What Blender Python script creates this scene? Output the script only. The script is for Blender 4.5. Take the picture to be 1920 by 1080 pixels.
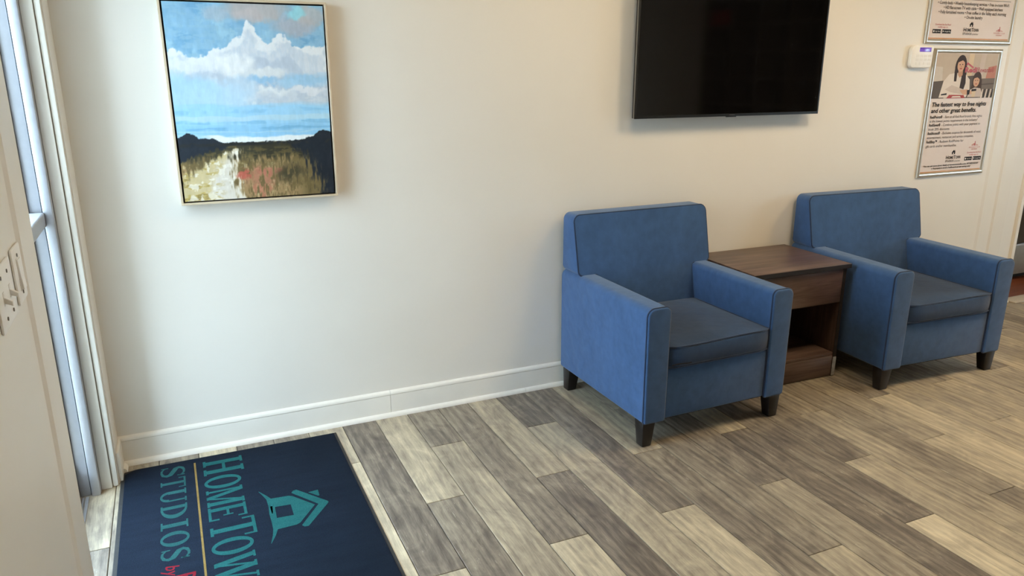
import bpy, bmesh, math, random
import numpy as np
from mathutils import Vector, Matrix
for o in list(bpy.data.objects): bpy.data.objects.remove(o, do_unlink=True)
scene = bpy.context.scene
COL = scene.collection
R = math.radians

# ------------------------------------------------------------------ camera
cam_d = bpy.data.cameras.new('camera'); cam_d.sensor_width = 36.0; cam_d.lens = 36.0*1410.2/1920.0
cam_d.clip_start = 0.02
cam = bpy.data.objects.new('camera', cam_d); COL.objects.link(cam)
cam.location = (0, 0, 1.557); cam.rotation_euler = (R(90-16.1206), 0, R(-24.262))
scene.camera = cam

# ------------------------------------------------------------------ world, lamps, exposure
world = bpy.data.worlds.new('sky'); scene.world = world; world.use_nodes = True
bgn = world.node_tree.nodes['Background']
bgn.inputs[0].default_value = (0.66, 0.83, 1.0, 1); bgn.inputs[1].default_value = 19.0
scene.view_settings.view_transform = 'Standard'; scene.view_settings.look = 'None'
scene.view_settings.gamma = 1.0; scene.view_settings.use_curve_mapping = False
scene.view_settings.exposure = -0.15
CEIL = 2.70
LAMPS = [  # x, y, power, colour : square ceiling lights
    (1.5, 2.0, 14, (1.0, 0.74, 0.40), 'square ceiling light nearest the entrance door'),
    (3.0, 1.8, 28, (1.0, 0.78, 0.48), 'square ceiling light in front of the television'),
    (4.8, 1.5, 35, (1.0, 0.74, 0.42), 'square ceiling light in front of the framed posters'),
    (3.2, -1.6, 4, (1.0, 0.86, 0.68), 'square ceiling light in front of the shelving unit'),
    (6.3, 4.3, 10, (1.0, 0.82, 0.60), 'square ceiling light over the grey cabinet'),
]

# ------------------------------------------------------------------ helpers
def srgb(r, g, b):
    f = lambda c: ((c/255)/12.92 if c/255 <= 0.04045 else (((c/255)+0.055)/1.055)**2.4)
    return (f(r), f(g), f(b), 1.0)

class NT:
    def __init__(s, name):
        s.m = bpy.data.materials.new(name); s.m.use_nodes = True
        s.t = s.m.node_tree; s.b = s.t.nodes['Principled BSDF']
    def n(s, typ, **kw):
        nd = s.t.nodes.new(typ)
        for k, v in kw.items(): setattr(nd, k, v)
        return nd
    def l(s, a, b): s.t.links.new(a, b)
    def math(s, op, a, b=None, c=None, clamp=False):
        nd = s.n('ShaderNodeMath', operation=op, use_clamp=clamp)
        for i, v in enumerate((a, b, c)):
            if v is None: continue
            if isinstance(v, (int, float)): nd.inputs[i].default_value = v
            else: s.l(v, nd.inputs[i])
        return nd.outputs[0]
    def mapping(s, vec, scale=(1, 1, 1), loc=(0, 0, 0)):
        nd = s.n('ShaderNodeMapping'); nd.inputs['Scale'].default_value = scale; nd.inputs['Location'].default_value = loc
        s.l(vec, nd.inputs['Vector']); return nd.outputs[0]
    def noise(s, vec, scale, detail=4, rough=0.55, dist=0.0):
        nd = s.n('ShaderNodeTexNoise'); nd.inputs['Scale'].default_value = scale
        nd.inputs['Detail'].default_value = detail; nd.inputs['Roughness'].default_value = rough
        nd.inputs['Distortion'].default_value = dist
        if vec is not None: s.l(vec, nd.inputs['Vector'])
        return nd.outputs['Fac']
    def ramp(s, fac, stops):
        nd = s.n('ShaderNodeValToRGB'); e = nd.color_ramp.elements
        while len(e) < len(stops): e.new(0.5)
        for el, (p, c) in zip(e, stops): el.position = p; el.color = c
        s.l(fac, nd.inputs[0]); return nd.outputs[0]
    def mix(s, fac, a, b, blend='MIX'):
        nd = s.n('ShaderNodeMix', data_type='RGBA', blend_type=blend)
        for sock, v in ((nd.inputs[0], fac), (nd.inputs[6], a), (nd.inputs[7], b)):
            if isinstance(v, (int, float)): sock.default_value = v
            elif isinstance(v, tuple): sock.default_value = v
            else: s.l(v, sock)
        return nd.outputs[2]
    def bump(s, h, strength, dist=0.01):
        nd = s.n('ShaderNodeBump'); nd.inputs['Strength'].default_value = strength; nd.inputs['Distance'].default_value = dist
        s.l(h, nd.inputs['Height']); s.l(nd.outputs[0], s.b.inputs['Normal'])
    def set(s, **kw):
        names = dict(color='Base Color', rough='Roughness', metal='Metallic', spec='Specular IOR Level', coat='Coat Weight',
                     sheen='Sheen Weight', emit='Emission Color', estr='Emission Strength')
        for k, v in kw.items():
            i = s.b.inputs[names[k]]
            if isinstance(v, (int, float, tuple)): i.default_value = v
            else: s.l(v, i)
        return s.m
    def obj(s): return s.n('ShaderNodeTexCoord').outputs['Object']

def plain(name, col, rough=0.5, metal=0.0, spec=0.5, var=0.06, scale=30.0, bump=0.0):
    t = NT(name); v = t.obj(); nz = t.noise(v, scale, 3)
    d = tuple(c*(1-var) for c in col[:3])+(1,); l = tuple(min(1, c*(1+var)) for c in col[:3])+(1,)
    c = t.ramp(nz, [(0.3, d), (0.7, l)])
    if bump: t.bump(nz, bump, 0.002)
    return t.set(color=c, rough=rough, metal=metal, spec=spec)

def link(o, parent=None):
    COL.objects.link(o)
    if parent is not None: o.parent = parent
    return o
def tag(o, label=None, cat=None, group=None, kind=None):
    if label: o['label'] = label
    if cat: o['category'] = cat
    if group: o['group'] = group
    if kind: o['kind'] = kind
    return o
def empty(name, loc=(0, 0, 0), rz=0.0):
    o = bpy.data.objects.new(name, None); o.empty_display_size = 0.05
    o.location = loc; o.rotation_euler = (0, 0, rz); return link(o)
def finish(bm, name, mat, parent=None, smooth=None, loc=None):
    bmesh.ops.recalc_face_normals(bm, faces=bm.faces)
    me = bpy.data.meshes.new(name); bm.to_mesh(me); bm.free()
    if smooth:
        me.polygons.foreach_set('use_smooth', [True]*len(me.polygons)); me.set_sharp_from_angle(angle=R(smooth))
    for m in (mat if isinstance(mat, (list, tuple)) else [mat]): me.materials.append(m)
    o = bpy.data.objects.new(name, me)
    if loc: o.location = loc
    return link(o, parent)
def add_box(bm, x0, x1, y0, y1, z0, z1):
    vs = [bm.verts.new(p) for p in ((x0, y0, z0), (x1, y0, z0), (x1, y1, z0), (x0, y1, z0), (x0, y0, z1), (x1, y0, z1), (x1, y1, z1), (x0, y1, z1))]
    return [bm.faces.new([vs[i] for i in f]) for f in ((3, 2, 1, 0), (4, 5, 6, 7), (0, 1, 5, 4), (1, 2, 6, 5), (2, 3, 7, 6), (3, 0, 4, 7))]
def bevel_all(bm, r, seg=2):
    bmesh.ops.bevel(bm, geom=list(bm.edges), offset=r, offset_type='OFFSET', segments=seg, profile=0.5, affect='EDGES', clamp_overlap=True)
def boxes(name, lst, mat, parent=None, bevel=0.0, seg=2, smooth=None):
    bm = bmesh.new()
    for b in lst: add_box(bm, *b)
    if bevel: bevel_all(bm, bevel, seg)
    return finish(bm, name, mat, parent, smooth or (40 if bevel else None))
def tube(bm, pts, r, n=8, closed=False):
    pts = [Vector(p) for p in pts]; N = len(pts); rings = []
    up = None
    for i, p in enumerate(pts):
        if closed: t = (pts[(i+1) % N]-pts[i-1])
        else: t = pts[min(i+1, N-1)]-pts[max(i-1, 0)]
        t.normalize()
        if up is None: up = Vector((0, 0, 1)) if abs(t.z) < 0.9 else Vector((1, 0, 0))
        a = t.cross(up)
        if a.length < 1e-5: a = t.cross(Vector((0, 1, 0)))
        a.normalize(); b = a.cross(t).normalized(); up = b
        rings.append([bm.verts.new(p+(a*math.cos(k*2*math.pi/n)+b*math.sin(k*2*math.pi/n))*r) for k in range(n)])
    M = N if closed else N-1
    for i in range(M):
        A, B = rings[i], rings[(i+1) % N]
        for k in range(n): bm.faces.new((A[k], A[(k+1) % n], B[(k+1) % n], B[k]))
    if not closed: bm.faces.new(rings[0][::-1]); bm.faces.new(rings[-1])
def arc(cx, cz, r, a0, a1, n=6):
    return [(cx+r*math.cos(R(a0+(a1-a0)*i/n)), cz+r*math.sin(R(a0+(a1-a0)*i/n))) for i in range(n+1)]
def round_poly(pts, rad, n=5):
    """polygon with every corner rounded (rad: one radius or one per corner)"""
    out = []; N = len(pts)
    for i, p in enumerate(pts):
        r = rad[i] if isinstance(rad, (list, tuple)) else rad
        p = Vector(p); a = (Vector(pts[i-1])-p); b = (Vector(pts[(i+1) % N])-p)
        a.normalize(); b.normalize(); half = a.angle(b)/2
        if r < 1e-6: out.append(tuple(p)); continue
        d = r/math.tan(half); c = p+(a+b).normalized()*(r/math.sin(half))
        s = p+a*d-c; e = p+b*d-c
        for k in range(n+1):
            t = k/n; v = (s*(1-t)+e*t).normalized()*r; out.append(tuple(c+v))
    return out
def prism(bm, prof, axis, t0, t1, bevel=0.0, seg=3):
    """extrude a 2-D outline. axis 'y': prof is (x,z); axis 'x': prof is (y,z); axis 'z': prof is (x,y)"""
    mk = {'y': lambda u, v, t: (u, t, v), 'x': lambda u, v, t: (t, u, v), 'z': lambda u, v, t: (u, v, t)}[axis]
    A = [bm.verts.new(mk(u, v, t0)) for u, v in prof]; B = [bm.verts.new(mk(u, v, t1)) for u, v in prof]
    n = len(prof); fa = bm.faces.new(A); fb = bm.faces.new(B[::-1])
    for i in range(n): bm.faces.new((A[i], B[i], B[(i+1) % n], A[(i+1) % n]))
    if bevel:
        bmesh.ops.recalc_face_normals(bm, faces=bm.faces)
        ed = set(fa.edges) | set(fb.edges)
        bmesh.ops.bevel(bm, geom=list(ed), offset=bevel, offset_type='OFFSET', segments=seg, profile=0.5, affect='EDGES', clamp_overlap=True)
def copy_tree(o, parent=None):
    c = o.copy(); COL.objects.link(c); c.parent = parent
    for ch in o.children: copy_tree(ch, c)
    return c
def hash_noise(h, w, cells_y, cells_x, seed):
    rs = np.random.RandomState(seed); g = rs.rand(cells_y+2, cells_x+2)
    y = np.linspace(0, cells_y, h, endpoint=False); x = np.linspace(0, cells_x, w, endpoint=False)
    yi = y.astype(int); xi = x.astype(int); fy = (y-yi)[:, None]; fx = (x-xi)[None, :]
    fy = fy*fy*(3-2*fy); fx = fx*fx*(3-2*fx)
    a = g[np.ix_(yi, xi)]; b = g[np.ix_(yi, xi+1)]; c = g[np.ix_(yi+1, xi)]; d = g[np.ix_(yi+1, xi+1)]
    return (a*(1-fx)+b*fx)*(1-fy)+(c*(1-fx)+d*fx)*fy
def fbm(h, w, cy, cx, seed, octv=4):
    s = 0; a = 0.5; t = 0
    for k in range(octv):
        s = s+a*hash_noise(h, w, cy*2**k, cx*2**k, seed+k*17); t += a; a *= 0.55
    return s/t

# ------------------------------------------------------------------ materials
def wall_mat(name, col):
    t = NT(name); v = t.obj(); big = t.noise(v, 1.3, 3); fine = t.noise(v, 160, 2)
    d = tuple(c*0.965 for c in col[:3])+(1,)
    c = t.ramp(big, [(0.35, d), (0.65, col)]); t.bump(fine, 0.08, 0.001)
    return t.set(color=c, rough=0.42, spec=0.4)
M_WALL = wall_mat('cream_wall_paint', srgb(234, 229, 220))
M_CEIL = wall_mat('ceiling_paint', srgb(236, 232, 224))
M_TRIM = plain('white_trim_paint', srgb(232, 228, 219), 0.35, 0, 0.45, 0.02, 8)
M_ALU = plain('brushed_aluminium', srgb(178, 179, 184), 0.38, 0.5, 0.5, 0.03, 40)
M_GASKET = plain('black_rubber', srgb(16, 16, 17), 0.6)
M_DARKGAP = plain('dark_joint', srgb(38, 32, 27), 0.9)
def glass_mat():
    t = NT('clear_glass'); tr = t.n('ShaderNodeBsdfTransparent'); gl = t.n('ShaderNodeBsdfGlossy')
    tr.inputs[0].default_value = (0.93, 0.96, 0.96, 1); gl.inputs[1].default_value = 0.02
    fr = t.n('ShaderNodeFresnel'); fr.inputs[0].default_value = 1.45
    bf = t.n('ShaderNodeNewGeometry').outputs['Backfacing']        # both faces of a pane share one reflection
    mx = t.n('ShaderNodeMixShader'); t.l(t.math('MULTIPLY', fr.outputs[0], t.math('SUBTRACT', 1.0, bf)), mx.inputs[0]); t.l(tr.outputs[0], mx.inputs[1]); t.l(gl.outputs[0], mx.inputs[2])
    t.l(mx.outputs[0], t.t.nodes['Material Output'].inputs[0]); return t.m
M_GLASS = glass_mat()

def plank_mat():
    t = NT('oak_vinyl_plank'); ob = t.obj()
    at = t.n('ShaderNodeAttribute', attribute_type='OBJECT', attribute_name='tone').outputs['Fac']
    rnd = t.n('ShaderNodeObjectInfo').outputs['Random']
    off = t.n('ShaderNodeCombineXYZ'); t.l(t.math('MULTIPLY', rnd, 37.0), off.inputs[0]); t.l(t.math('MULTIPLY', rnd, 91.0), off.inputs[1]); t.l(t.math('MULTIPLY', rnd, 13.0), off.inputs[2])
    add = t.n('ShaderNodeVectorMath', operation='ADD'); t.l(ob, add.inputs[0]); t.l(off.outputs[0], add.inputs[1]); v = add.outputs[0]
    warp = t.noise(t.mapping(v, (6, 1.6, 1)), 1.0, 2)
    w3 = t.n('ShaderNodeCombineXYZ'); t.l(t.math('MULTIPLY', t.math('SUBTRACT', warp, 0.5), 0.045), w3.inputs[0])
    ad2 = t.n('ShaderNodeVectorMath', operation='ADD'); t.l(v, ad2.inputs[0]); t.l(w3.outputs[0], ad2.inputs[1]); vw = ad2.outputs[0]
    s1 = t.noise(t.mapping(vw, (30, 3.0, 1)), 1.0, 6, 0.62, 1.1)          # broad streaks
    s2 = t.noise(t.mapping(vw, (190, 13.0, 1)), 1.0, 4, 0.7)        # fine grain
    s3 = t.noise(t.mapping(vw, (8, 4.2, 1)), 1.0, 5, 0.62, 1.5)     # clouds
    wv = t.n('ShaderNodeTexWave', wave_type='BANDS', bands_direction='X'); wv.inputs['Scale'].default_value = 9.0
    wv.inputs['Distortion'].default_value = 7.0; wv.inputs['Detail'].default_value = 2.0; wv.inputs['Detail Scale'].default_value = 0.8
    t.l(t.mapping(vw, (1.0, 0.16, 1)), wv.inputs['Vector']); wf = wv.outputs['Fac']
    f = t.math('ADD', at, t.math('MULTIPLY', t.math('SUBTRACT', s1, 0.5), 0.52))
    f = t.math('ADD', f, t.math('MULTIPLY', t.math('SUBTRACT', s2, 0.5), 0.55))
    f = t.math('ADD', f, t.math('MULTIPLY', t.math('SUBTRACT', s3, 0.5), 0.72))
    f = t.math('ADD', f, t.math('MULTIPLY', t.math('SUBTRACT', wf, 0.5), 0.12), None, True)
    col = t.ramp(f, [(0.0, srgb(66, 57, 50)), (0.22, srgb(104, 94, 84)), (0.45, srgb(145, 134, 118)), (0.70, srgb(182, 169, 145)), (1.0, srgb(220, 207, 178))])
    # pale limed pores, mostly in the greyer boards
    lime = t.math('MULTIPLY', t.math('GREATER_THAN', t.noise(t.mapping(vw, (120, 16, 1)), 1.0, 3, 0.7), 0.665), t.math('GREATER_THAN', s3, 0.50))
    lime = t.math('MULTIPLY', lime, t.math('SUBTRACT', 0.75, t.math('MULTIPLY', at, 0.7), None, True))
    col = t.mix(lime, col, srgb(196, 186, 170))
    # grey wash on low tones
    grey = t.math('MULTIPLY', t.math('SUBTRACT', 0.55, at, None, True), 0.8, None, True)
    col = t.mix(grey, col, t.mix(0.5, col, srgb(118, 112, 106)))
    t.bump(t.math('ADD', s2, t.math('MULTIPLY', wf, 0.3)), 0.12, 0.0015)
    rg = t.math('ADD', 0.36, t.math('MULTIPLY', s2, 0.16))
    return t.set(color=col, rough=rg, spec=0.45)
M_PLANK = plank_mat()

def fabric_mat(name, base, dark):
    t = NT(name); v = t.obj(); big = t.noise(v, 3.2, 4, 0.6); mid = t.noise(v, 26, 4, 0.6); weave = t.noise(v, 620, 2)
    f = t.math('ADD', t.math('MULTIPLY', big, 0.6), t.math('MULTIPLY', mid, 0.4))
    c = t.ramp(f, [(0.36, dark), (0.62, base)])
    t.bump(t.math('ADD', t.math('MULTIPLY', big, 3.0), t.math('ADD', t.math('MULTIPLY', mid, 0.35), t.math('MULTIPLY', weave, 0.10))), 0.35, 0.006)
    return t.set(color=c, rough=0.88, spec=0.2, sheen=0.25)
M_BLUE = fabric_mat('blue_upholstery', srgb(60, 91, 134), srgb(50, 79, 118))
M_SEAT = fabric_mat('blue_upholstery_shaded', srgb(34, 60, 95), srgb(28, 51, 82))  # seat's lack of daylight put into a darker fabric colour
M_PIPE = fabric_mat('blue_piping_shaded', srgb(34, 52, 82), srgb(27, 43, 69))  # darker than the fabric: shadow line of the seams put into the colour
M_LEG = plain('black_stained_wood', srgb(20, 17, 18), 0.35, 0, 0.5, 0.2, 40)
M_LINING = plain('black_lining', srgb(14, 14, 17), 0.9)

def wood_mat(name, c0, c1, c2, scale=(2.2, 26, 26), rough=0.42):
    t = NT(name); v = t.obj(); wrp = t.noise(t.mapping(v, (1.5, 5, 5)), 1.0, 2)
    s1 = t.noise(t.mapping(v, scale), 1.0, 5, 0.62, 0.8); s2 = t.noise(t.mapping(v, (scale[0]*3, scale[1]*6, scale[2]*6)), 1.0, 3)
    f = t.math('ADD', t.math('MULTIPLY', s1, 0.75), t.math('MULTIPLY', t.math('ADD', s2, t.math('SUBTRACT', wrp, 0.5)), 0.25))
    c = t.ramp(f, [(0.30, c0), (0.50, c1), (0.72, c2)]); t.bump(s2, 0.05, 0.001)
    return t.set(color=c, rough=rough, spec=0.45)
M_WALNUT = wood_mat('dark_walnut', srgb(62, 46, 41), srgb(90, 71, 63), srgb(120, 98, 88), rough=0.34)
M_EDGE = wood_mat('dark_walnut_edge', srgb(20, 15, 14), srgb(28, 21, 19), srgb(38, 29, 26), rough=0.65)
M_WALNUT_V = wood_mat('dark_walnut_upright', srgb(50, 36, 32), srgb(72, 55, 48), srgb(98, 78, 69), (26, 26, 2.2), 0.4)
M_REDWOOD = wood_mat('reddish_floorboards', srgb(92, 44, 26), srgb(126, 66, 40), srgb(150, 86, 56), (2, 20, 20), 0.35)

# ------------------------------------------------------------------ room shell
WY = 3.187; WX = -0.325; DY0, DY1 = 2.05, 3.02       # back wall plane, left wall plane, door opening
# floor: dark underlay with every plank laid on it
floor = boxes('floor', [(-0.62, 7.6, -3.05, WY+0.02, -0.05, -0.0062)], M_DARKGAP); tag(floor, kind='structure')
PW = 0.1522; X0 = 0.5763; PL = 1.2375
TONE = {}   # (column, row) -> tone, row 0 is the piece against the back wall
for c, ts in {0: (.24, .80, .4), 1: (.72, .30, .5), 2: (.38, .58, .5), 3: (.36, .78, .5), 4: (.58, .24, .6), 5: (.26, .62, .4),
              6: (.27, .74, .5), 7: (.56, .32, .5), 8: (.55, .36, .66), 9: (.30, .50, .6), 10: (.68, .25, .4), 11: (.5, .26, .95),
              12: (.27, .66, .5), 13: (.50, .56, .6), 14: (.6, .44, .34), 15: (.52, .68, .5), 16: (.30, .78, .6), 17: (.5, .62, .6),
              18: (.56, .72, .5), 19: (.48, .66, .6), 20: (.50, .6, .6), -1: (.66, .90, .7), -2: (.36, .4, .5), -3: (.34, .5, .5), -4: (.86, .6, .5), -5: (.42, .5, .5),
              -6: (.50, .5, .5), -7: (.62, .34, .5)}.items():
    for r_, tv in enumerate(ts): TONE[(c, r_)] = tv
rnd = random.Random(5)
plank_cache = {}
def plank_mesh(w, l):
    k = (round(w, 4), round(l, 4))
    if k not in plank_cache:
        bm = bmesh.new(); g = 0.0013
        x, y, b, t = w/2-g, l/2-g, 0.0018, 0.006
        lo = [bm.verts.new(p) for p in ((-x, -y, -t), (x, -y, -t), (x, y, -t), (-x, y, -t))]
        mi = [bm.verts.new(p) for p in ((-x, -y, -b*.6), (x, -y, -b*.6), (x, y, -b*.6), (-x, y, -b*.6))]
        up = [bm.verts.new(p) for p in ((-x+b, -y+b, 0), (x-b, -y+b, 0), (x-b, y-b, 0), (-x+b, y-b, 0))]
        bm.faces.new(up)
        for i in range(4):
            j = (i+1) % 4; bm.faces.new((lo[i], lo[j], mi[j], mi[i])); bm.faces.new((mi[i], mi[j], up[j], up[i]))
        bmesh.ops.recalc_face_normals(bm, faces=bm.faces)
        me = bpy.data.meshes.new('plank'); bm.to_mesh(me); bm.free(); me.materials.append(M_PLANK); plank_cache[k] = me
    return plank_cache[k]
YEND = -3.0
for c in range(-8, 46):
    xa = max(X0+c*PW, -0.60); xb = X0+(c+1)*PW
    if xb > 7.55: break
    top = WY-0.004
    if c == -7: cuts = [2.58]
    else: cuts = [2.805-0.4125*((2-c) % 3)]
    while cuts[-1]-PL > YEND: cuts.append(cuts[-1]-PL)
    ys = [top]+cuts+[YEND]
    for i in range(len(ys)-1):
        l = ys[i]-ys[i+1]
        if l < 0.02: continue
        o = bpy.data.objects.new('plank', plank_mesh(xb-xa, l)); o.location = ((xa+xb)/2, (ys[i]+ys[i+1])/2, 0)
        o['tone'] = 0.45+0.72*(float(TONE.get((c, i), rnd.choice((.28, .36, .46, .55, .62, .7))))-0.47)
        link(o, floor)

# back wall with shallow ridges and a corner strip at its right end
prof = [(-0.47, WY), (4.800, WY), (4.822, WY-0.005), (4.94, WY+0.004), (4.956, WY-0.003), (5.07, WY-0.003), (5.195, WY+0.008), (5.206, WY-0.008), (5.235, WY-0.008), (5.235, WY+0.16), (-0.47, WY+0.16)]
bm = bmesh.new(); prism(bm, prof, 'z', -0.006, CEIL); tag(finish(bm, 'wall_back', M_WALL), kind='structure')
# left wall: near stretch (built-up corner towards the door), sliver beyond the door, strip above the door
prof = [(WX, -3.0), (WX, 1.893), (WX+0.007, 1.905), (WX+0.011, 2.030), (WX+0.010, 2.043), (WX+0.004, 2.05), (WX-0.16, 2.05), (WX-0.16, -3.0)]
bm = bmesh.new(); prism(bm, prof, 'z', -0.006, CEIL); wl = tag(finish(bm, 'wall_left', M_WALL), kind='structure')
bm = bmesh.new(); prism(bm, [(WX, DY1+0.006), (WX, WY), (WX-0.16, WY), (WX-0.16, DY1+0.006)], 'z', -0.006, CEIL); finish(bm, 'return', M_WALL, wl)
boxes('header', [(WX-0.16, WX, 2.05, DY1+0.006, 2.25, CEIL)], M_WALL, wl)
WR = (0.2, 1.5, 0.9, 2.1)          # unseen window added in the right wall as daylight fill
tag(boxes('wall_right', [(7.55, 7.7, -3.05, WR[0], -0.006, CEIL), (7.55, 7.7, WR[1], 6.0, -0.006, CEIL), (7.55, 7.7, WR[0], WR[1], -0.006, WR[2]), (7.55, 7.7, WR[0], WR[1], WR[3], CEIL)], M_WALL), kind='structure')
w2 = boxes('fill_window', [(7.58, 7.64, WR[0], WR[0]+0.05, WR[2], WR[3]), (7.58, 7.64, WR[1]-0.05, WR[1], WR[2], WR[3]), (7.58, 7.64, WR[0]+0.05, WR[1]-0.05, WR[2], WR[2]+0.05), (7.58, 7.64, WR[0]+0.05, WR[1]-0.05, WR[3]-0.05, WR[3])], M_TRIM); tag(w2, kind='structure')
boxes('glass_pane', [(7.608, 7.614, WR[0]+0.05, WR[1]-0.05, WR[2]+0.05, WR[3]-0.05)], M_GLASS, w2)
tag(boxes('wall_front', [(-0.5, 7.7, -3.15, -3.0, -0.006, CEIL)], M_WALL), kind='structure')
tag(boxes('wall_hall', [(4.9, 7.7, 5.6, 5.75, -0.006, CEIL), (4.9, 5.05, WY+0.16, 5.6, -0.006, CEIL)], M_WALL), kind='structure')
tag(boxes('ceiling', [(-0.5, 7.7, -3.15, 5.75, CEIL, CEIL+0.1)], M_CEIL), kind='structure')
tag(boxes('floor_hall', [(5.05, 7.6, WY+0.022, 5.65, -0.05, 0.0)], M_REDWOOD), kind='structure')
tag(boxes('trim_2', [(5.237, 7.5, 3.112, WY+0.03, 0.0005, 0.010)], plain('pale_threshold', srgb(190, 182, 168), 0.4), bevel=0.003), kind='structure')
tag(boxes('ground_outside', [(-9, -0.62, -6, 9, -0.12, -0.02), (7.75, 16, -6, 9, -0.12, -0.02)], plain('pale_concrete', srgb(150, 148, 142), 0.9, scale=4)), kind='structure')

tag(boxes('wall_daylight_block', [(-1.06, -0.485, 1.85, 2.05, -0.02, 3.0)], plain('blocker_render', srgb(150, 145, 136), 0.8, scale=6)), kind='structure')  # unseen wall added outside to keep daylight off the back corner
# baseboard with bead cap and shoe moulding, in the lengths the photo shows
bb = empty('baseboard_back', (0, 0, 0)); tag(bb, kind='structure')
BT = 0.014
def base_profile(): return [(WY-0.001, 0.0), (WY-BT, 0.0), (WY-BT, 0.100), (WY-BT+0.001, 0.104), (WY-BT-0.001, 0.108), (WY-BT, 0.115), (WY-BT+0.003, 0.120), (WY-0.004, 0.125), (WY-0.001, 0.126)]
def shoe_profile(): return [(WY-BT, 0.0)]+[(WY-BT-0.017*math.cos(R(a)), 0.019*math.sin(R(a))) for a in (0, 18, 36, 54, 72, 90)]
for a, b in ((WX, 0.8085), (0.8098, 3.3), (3.301, 5.233)):
    bm = bmesh.new(); prism(bm, base_profile(), 'x', a, b); finish(bm, 'board', M_TRIM, bb, 25)
for a, b in ((WX+0.0, 1.4985), (1.4998, 3.9), (3.901, 5.233)):
    bm = bmesh.new(); prism(bm, shoe_profile(), 'x', a, b); finish(bm, 'shoe_molding', M_TRIM, bb, 50)
bl = empty('baseboard_left', (0, 0, 0)); tag(bl, kind='structure')
boxes('board', [(WX, WX+0.012, 3.035, WY-BT, 0, 0.125)], M_TRIM, bl, 0.002)
bm = bmesh.new(); prism(bm, [(WX+0.012, 0)]+[(WX+0.012+0.014*math.cos(R(a)), 0.019*math.sin(R(a))) for a in (0, 18, 36, 54, 72, 90)], 'y', 3.105, WY-BT-0.017); finish(bm, 'shoe_molding', M_TRIM, bl, 50)

# entrance door: aluminium frame, glass, mid rail
door = boxes('door_1', [(-0.470, -0.4205, 2.974, DY1+0.02, 0.0, 2.245)], M_ALU, None, 0.002); tag(door, kind='structure')
boxes('frame_cover', [(-0.4165, -0.387, 2.960, DY1+0.0, 0.0, 2.245)], M_ALU, door, 0.003)
boxes('frame_jamb', [(-0.470, -0.387, 2.06, 2.10, 0.0, 2.245)], M_ALU, door, 0.002)
boxes('frame_head', [(-0.470, -0.387, 2.10, 2.96, 2.195, 2.245)], M_ALU, door, 0.002)
boxes('gasket', [(-0.463, -0.457, 2.962, 2.976, 0.0, 2.19)], M_GASKET, door)
boxes('bottom_rail', [(-0.470, -0.462, 2.10, 2.960, 0.0, 0.10)], M_ALU, door, 0.002)
bm = bmesh.new(); prism(bm, round_poly([(-0.470, 1.043), (-0.412, 1.043), (-0.412, 1.094), (-0.470, 1.094)], 0.006, 3), 'y', 2.10, 2.953)
finish(bm, 'mid_rail', M_ALU, door, 35)
boxes('rail_end_gap', [(-0.468, -0.414, 2.953, 2.960, 1.044, 1.092)], M_GASKET, door)
boxes('glass_pane', [(-0.4665, -0.4605, 2.10, 2.962, 1.095, 2.195)], M_GLASS, door)
boxes('glass_pane', [(-0.4665, -0.4605, 2.10, 2.962, 0.10, 1.042)], M_GLASS, door)
# white wooden jamb and bead between the aluminium frame and the wall
jt = boxes('trim_1', [(-0.3865, -0.3495, 2.998, DY1+0.05, 0.0, 2.25)], M_TRIM, None, 0.002); tag(jt, kind='structure')
boxes('bead', [(-0.3475, -0.3285, 3.008, DY1+0.05, 0.0, 2.25)], M_TRIM, jt, 0.003)
# floor track of the door
tr = boxes('trim_3', [(-0.437, -0.4255, 2.10, 2.958, -0.001, 0.006)], M_ALU, None, 0.002); tag(tr, kind='structure')
boxes('track_lip', [(-0.4485, -0.441, 2.10, 2.958, -0.001, 0.005)], M_ALU, tr, 0.001)

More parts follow.
